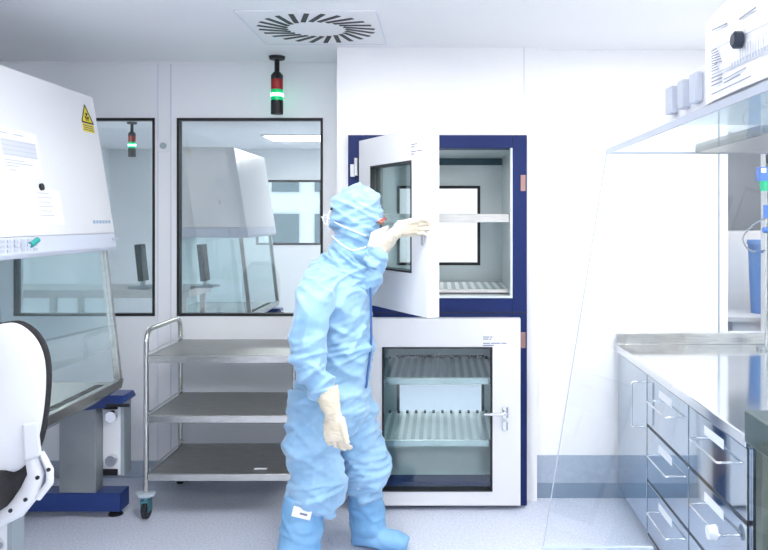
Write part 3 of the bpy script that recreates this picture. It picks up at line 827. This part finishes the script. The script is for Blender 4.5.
# joints
Rs = P(321, 284, 3.50); Re = P(306, 350, 3.37); Rw = P(328, 398, 3.36)
Ls = P(350, 276, 3.80); Le = P(366, 280, 3.64); Lw = P(372, 268, 3.62)
Rh = P(320, 405, 3.56); Rk = P(317, 487, 3.52); Ra = P(298, 555, 3.50)
Lh = P(342, 405, 3.74); Lk = P(367, 468, 3.74); La = P(364, 540, 3.76)
hc = P(357, 216, PD)

# body (mostly covered)
b = MB()
b.ball(hc, .092, .075, .115)
b.ball(hc+Vector((.02, 0, -.06)), .07, .058, .07)
b.ball(hc+Vector((.10, .0, -.028)), .02, .013, .022)                     # nose
b.ball(hc+Vector((.085, 0, -.075)), .016, .026, .012)                     # mouth
for s_ in (-1, 1): b.ball(hc+Vector((-.005, s_*.078, -.02)), .02, .008, .03)
b.tube([hc+Vector((-.01,0,-.06)), P(346, 268, PD)], [.055, .06])
b.tube([P(346, 266, PD), P(340, 290, PD), P(337, 340, PD), P(336, 375, PD), P(332, 410, PD)], [(.06,.08),(.11,.17),(.11,.14),(.10,.13),(.10,.15)], 20, up=(1,0,0))
b.tube([Rs, Re, Rw], [.05, .042, .026]); b.tube([Ls, Le, Lw], [.05, .042, .022])
b.tube([Rh, Rk, Ra], [.08, .055, .04]); b.tube([Lh, Lk, La], [.08, .055, .04])
body = fuse(b, .012, 'body', 'skin', pc, 3)
for s_ in (-1, 1):
    e = hc+Vector((.086, s_*.03, .002)); ee = MB().ball(e, .012).build('eye', 'white_plastic', body, smooth=True)
    MB().ball(e+Vector((.009, 0, 0)), .006).build('iris', 'ink', body, smooth=True)

# coverall
b = MB()
b.tube([P(352, 258, PD), P(347, 268, PD), P(341, 280, PD), P(336, 300, PD), P(335, 320, PD), P(338, 345, PD), P(335, 372, PD), P(331, 395, PD), P(331, 415, PD), P(334, 432, PD)],
       [(.075,.075),(.10,.12),(.13,.185),(.16,.19),(.17,.175),(.165,.16),(.165,.155),(.185,.175),(.185,.18),(.12,.15)], 32, up=(1,0,0))
b.ball(P(325, 285, 3.52), .09, .08, .085); b.ball(P(349, 280, 3.78), .09, .09, .08)
# near sleeve
b.tube(smooth_path([P(325,280,3.53), P(315,302,3.43), P(308,330,3.375), P(306,355,3.36), P(314,377,3.355), P(327,394,3.36)], 5),
       [.085]*5+[.084]*5+[.076]*5+[.072]*5+[.060]*5+[.047], 20)
# far sleeve
b.tube(smooth_path([P(348,280,3.80), P(359,284,3.71), P(366,281,3.64), P(371,269,3.62), P(378,257,3.62)], 5), [.08]*5+[.072]*5+[.062]*5+[.05]*5+[.038], 20)
# legs
b.tube(smooth_path([P(318,395,3.58), P(314,425,3.54), P(312,455,3.52), P(318,480,3.51), P(313,497,3.51), P(309,508,3.50)], 5),
       [.135]*5+[.13]*5+[.118]*5+[.122]*5+[.112]*5+[.085], 22)
b.tube(smooth_path([P(343,395,3.70), P(352,425,3.73), P(361,448,3.74), P(367,468,3.74), P(366,482,3.74), P(364,490,3.75)], 5),
       [.135]*5+[.12]*5+[.108]*5+[.105]*5+[.095]*5+[.08], 22)
def fold(p, along, across, tilt, seed, k=2.6):
    c, sn = math.cos(tilt), math.sin(tilt)
    u = p.x*c+p.z*sn; v = -p.x*sn+p.z*c
    q = Vector((u*along+seed, p.y*along*1.2+seed*1.3, v*across))
    q.z += .55*noise.noise(Vector((u*6+seed, p.y*6, v*5)))
    return max(0, 1-abs(noise.noise(q))*k)**1.3
def suit_disp(p):
    z = p.z
    h = .8*fold(p, 3.0, 11, .75, 1.3)+.65*fold(p, 3.5, 13, -.6, 5.1)+.28*fold(p, 5, 24, .35, 8.3)
    g = fold(p, 3.5, 26, .12, 9.2)
    h += g*(1.0*band(z, .27, .09)+.5*band(z, .40, .08)+.5*band(z, .86, .05)+.6*band(z, 1.0, .06)+.5*band(z, 1.38, .05))
    return .019*(h-.6)
cov = fuse(b, .0068, 'coverall', 'suit', pc, 7, suit_disp)
# front zip seam
z_ = MB().tube(smooth_path([P(369,270,3.60), P(370.5,290,3.58), P(371,315,3.58), P(371,345,3.58), P(368,372,3.58), P(366,388,3.58)]), .006, 8).build('zip', 'dark_blue', cov, smooth=True)

# hood
b = MB()
b.ball(hc+Vector((-.002, 0, .012)), .130, .108, .142, rot=Matrix.Rotation(math.radians(12), 3, 'Y'))
b.ball(hc+Vector((.0, 0, -.07)), .105, .10, .12)
b.tube([P(357, 232, PD), P(353, 248, PD), P(350, 260, PD), P(344, 272, PD), P(338, 282, PD)], [(.105,.10),(.107,.10),(.118,.115),(.135,.15),(.145,.17)], 28, up=(1,0,0))
b.ball(P(373, 258, 3.62), .055, .07, .055)
def hood_disp(p):
    z = p.z
    h = .8*fold(p, 4, 15, .4, 2.2)+.6*fold(p, 4, 22, -.45, 7.7)+.25*fold(p, 6, 38, .1, 3.1)
    h += 1.3*fold(p, 3, 30, -.62, 4.4)*band(z, 1.43, .06)
    return .017*(h-.6)
hood = fuse(b, .006, 'hood', 'suit', pc, 5, hood_disp)
# face opening: skin strip with spectacles
b = MB(); b.ball(P(381, 221.5, 3.635), .018, .055, .016); b.build('brow', 'skin', hood, smooth=True)
MB().tube(smooth_path([P(373, 224, 3.60), P(379, 221.5, 3.585), P(385, 218.5, 3.60), P(386.5, 219, 3.66)]), .004, 8).build('spectacles', 'glasses', pc, smooth=True)
# mask
b = MB(); NU, NV = 24, 9; g = []
mc = P(360, 240, 3.64)
for j in range(NV):
    v = j/(NV-1); row = []
    for i in range(NU):
        u = -1+2*i/(NU-1); a = u*math.radians(66)
        k = 1+.07*math.sin(v*math.pi)-.012*math.cos(v*18)
        hh = .062*(1-.45*abs(u)**2)
        x = mc.x+.128*k*math.cos(a)-.02*(v-.5); y = mc.y+.118*k*math.sin(a)
        z = mc.z+(v-.5)*-2*hh*.95+.0-.02*math.cos(a)*0+.012*math.cos(a)
        row.append(b.bm.verts.new((x, y, z)))
    g.append(row)
for j in range(NV-1):
    for i in range(NU-1): b.bm.faces.new((g[j][i], g[j][i+1], g[j+1][i+1], g[j+1][i]))
mk = b.build('face_mask', 'mask', pc, smooth=True)
s = mk.modifiers.new('solid', 'SOLIDIFY'); s.thickness = .004
ss = mk.modifiers.new('sub', 'SUBSURF'); ss.levels = 1; ss.render_levels = 2
b = MB()
b.tube(smooth_path([P(366, 236, 3.51), P(352, 230, 3.515), P(338, 224, 3.55), P(330, 219, 3.62)]), .003, 8)
b.tube(smooth_path([P(366, 247, 3.52), P(352, 250, 3.52), P(340, 243, 3.54), P(332, 236, 3.60)]), .003, 8)
b.tube(smooth_path([P(331, 222, 3.62), P(325, 215, 3.6), P(323, 220, 3.58), P(329, 231, 3.6)]), .003, 8)
b.tube(smooth_path([P(332, 210, 3.62), P(328, 214, 3.6), P(327, 226, 3.59)]), .0028, 8)
b.tube(smooth_path([P(331, 219, 3.62), P(321, 217, 3.6)]), .0028, 8)
b.build('mask_strap', 'mask', mk, smooth=True)
MB().ball(P(331.5, 209, 3.60), .006).build('snap_button', 'black', hood)

# gloves
def hand(w, fwd, side, cuff_from, name, curls, spread, scale=1.0, cuff=1.0, flip=1, thumb_dir=None):
    "w wrist, fwd towards the knuckles, side towards the thumb; palm normal = fwd x side"
    fwd = fwd.normalized(); side = (side-fwd*side.dot(fwd)).normalized(); nrm = fwd.cross(side)*flip
    L = .088*scale; b = MB()
    b.tube([w-fwd*.01, w+fwd*L*.3, w+fwd*L*.7, w+fwd*L], [(.027*scale,.021*scale), (.038*scale,.019*scale), (.043*scale,.0175*scale), (.040*scale,.014*scale)], 18, up=side)
    lens = [.072, .080, .074, .058]
    for k in range(4):
        r = .0098*scale*(1 if k < 3 else .9)
        base = w+fwd*L*(.93-.03*abs(k-1))+side*(.031-.0205*k)*scale
        a = 0; p = base-fwd*.02; pts = [p, base]; d0 = (fwd+side*spread*(1.2-k)*.16).normalized()
        segs = [.45, .31, .24]
        for j in range(3):
            a += curls[k][j]
            dd = d0*math.cos(a)+nrm*math.sin(a)
            p2 = pts[-1]+dd*lens[k]*scale*segs[j]; pts.append(p2)
        b.tube(pts, [r, r*1.06, r, r*.93, r*.72], 12)
        for q_, rr in zip(pts[1:], (r*1.06, r, r*.93, r*.72)): b.ball(q_, rr, seg=10)
    tb = w+fwd*L*.25+side*.026*scale
    td = thumb_dir.normalized() if thumb_dir else (fwd*.75+side*.6+nrm*.3).normalized()
    t2 = tb+td*.042*scale; t3 = t2+(td*.7+fwd*.55+nrm*.15).normalized()*.032*scale
    b.tube([tb-td*.015, tb, t2, t3], [.016*scale, .0155*scale, .0115*scale, .0085*scale], 12); b.ball(t2, .0118*scale, seg=10); b.ball(t3, .0088*scale, seg=10)
    b.tube([cuff_from, cuff_from+(w-cuff_from)*.35, cuff_from+(w-cuff_from)*.8, w+fwd*.012], [.049*cuff, .045*cuff, .036*cuff, .029], 20)
    def dsp(p):
        return .0022*(ridge(p, (22, 22, 40), 3.3)-.4)
    return fuse(b, .0034, name, 'glove', pc, 3, dsp)
cr = math.radians
w_ = P(333, 415, 3.35)
hand(w_, Vector((.12, -.02, -1)), Vector((1, -.25, 0)), P(326, 388, 3.36), 'glove',
     [[cr(22), cr(34), cr(24)], [cr(26), cr(38), cr(26)], [cr(30), cr(40), cr(28)], [cr(32), cr(42), cr(28)]], .10, 1.3, 1.12, -1, thumb_dir=Vector((.35, -.25, -.9)))
w2_ = P(397, 230, 3.56)
hand(w2_, Vector((1, -.12, .16)), Vector((-.1, -.35, 1)), P(378, 253, 3.63), 'glove',
     [[cr(8), cr(20), cr(20)], [cr(6), cr(18), cr(18)], [cr(10), cr(20), cr(20)], [cr(14), cr(22), cr(20)]], .12, 1.08, .84, thumb_dir=Vector((.9, -.25, .15)))

# overboots
def boot(top, ankle, toe, r, name='overboot', tag_at=None):
    b = MB()
    b.tube(smooth_path([top, top+(ankle-top)*.5, ankle, ankle+(Vector((0,0,-1))*.05)], 6), [r[0]]*6+[r[1]]*6+[r[2]]*6+[r[2]*.95], 24)
    heel = Vector((ankle.x-.05, ankle.y, .055)); tp = Vector((toe.x, toe.y, .035))
    b.tube([heel+Vector((-.03,0,0)), heel, heel+(tp-heel)*.45, heel+(tp-heel)*.8, tp], [(.04,.04),(.053,.055),(.052,.055),(.045,.055),(.028,.035)], 20, up=(0,0,1))
    def dsp(p): return .010*(ridge(Vector((p.x*.7, p.y, p.z+.3*p.x)), (8, 8, 16), 6.6)*.9-.3)
    bt = fuse(b, .008, name, 'boot', pc, 5, dsp)
    return bt
b1 = boot(P(306, 497, 3.50), P(298, 545, 3.48)-Vector((0,0,.03)), Vector((PX(345, 3.5), 3.44, 0)), (.098, .098, .098))
b2_ = boot(P(364, 482, 3.755), P(368, 520, 3.76), Vector((PX(408, 3.72), 3.70, 0)), (.086, .086, .088))
for o, (c, w, h, tlt) in ((b1, (P(302, 513, 3.398), .085, .045, -14)), (b2_, (P(365, 486.5, 3.655), .08, .022, 3))):
    R3 = Matrix.Rotation(cr(-tlt), 3, 'Y')
    tg = MB().box(c.x-w/2, c.x+w/2, c.y-.004, c.y+.0, c.z-h/2, c.z+h/2, R3, c).build('size_label', 'paper', o)
    MB().box(c.x-w*.1, c.x+w*.3, c.y-.005, c.y-.004, c.z-h*.15, c.z+h*.05, R3, c).build('print', 'ink_light', o)

# ------------------------------------------------------------------ world and camera
w = bpy.data.worlds.new('world'); C.world = w; w.use_nodes = True
bg = w.node_tree.nodes['Background']; bg.inputs['Color'].default_value = (.85,.93,1,1); bg.inputs['Strength'].default_value = 1.0
cam = bpy.data.cameras.new('camera'); co = bpy.data.objects.new('camera', cam); COL.objects.link(co)
co.location = (0, 0, CH); co.rotation_euler = (math.radians(90), 0, 0)
cam.sensor_width = 36; cam.lens = 36*F/768; cam.shift_x = -(VX-384)/768; cam.shift_y = -(275-VY)/768
cam.clip_start = .05
C.camera = co
C.view_settings.view_transform = 'Standard'; C.view_settings.look = 'None'
C.view_settings.gamma = 1; C.view_settings.use_curve_mapping = False
C.view_settings.exposure = 1.1
C.cycles.max_bounces = 10; C.cycles.transparent_max_bounces = 24; C.cycles.diffuse_bounces = 6; C.cycles.glossy_bounces = 5
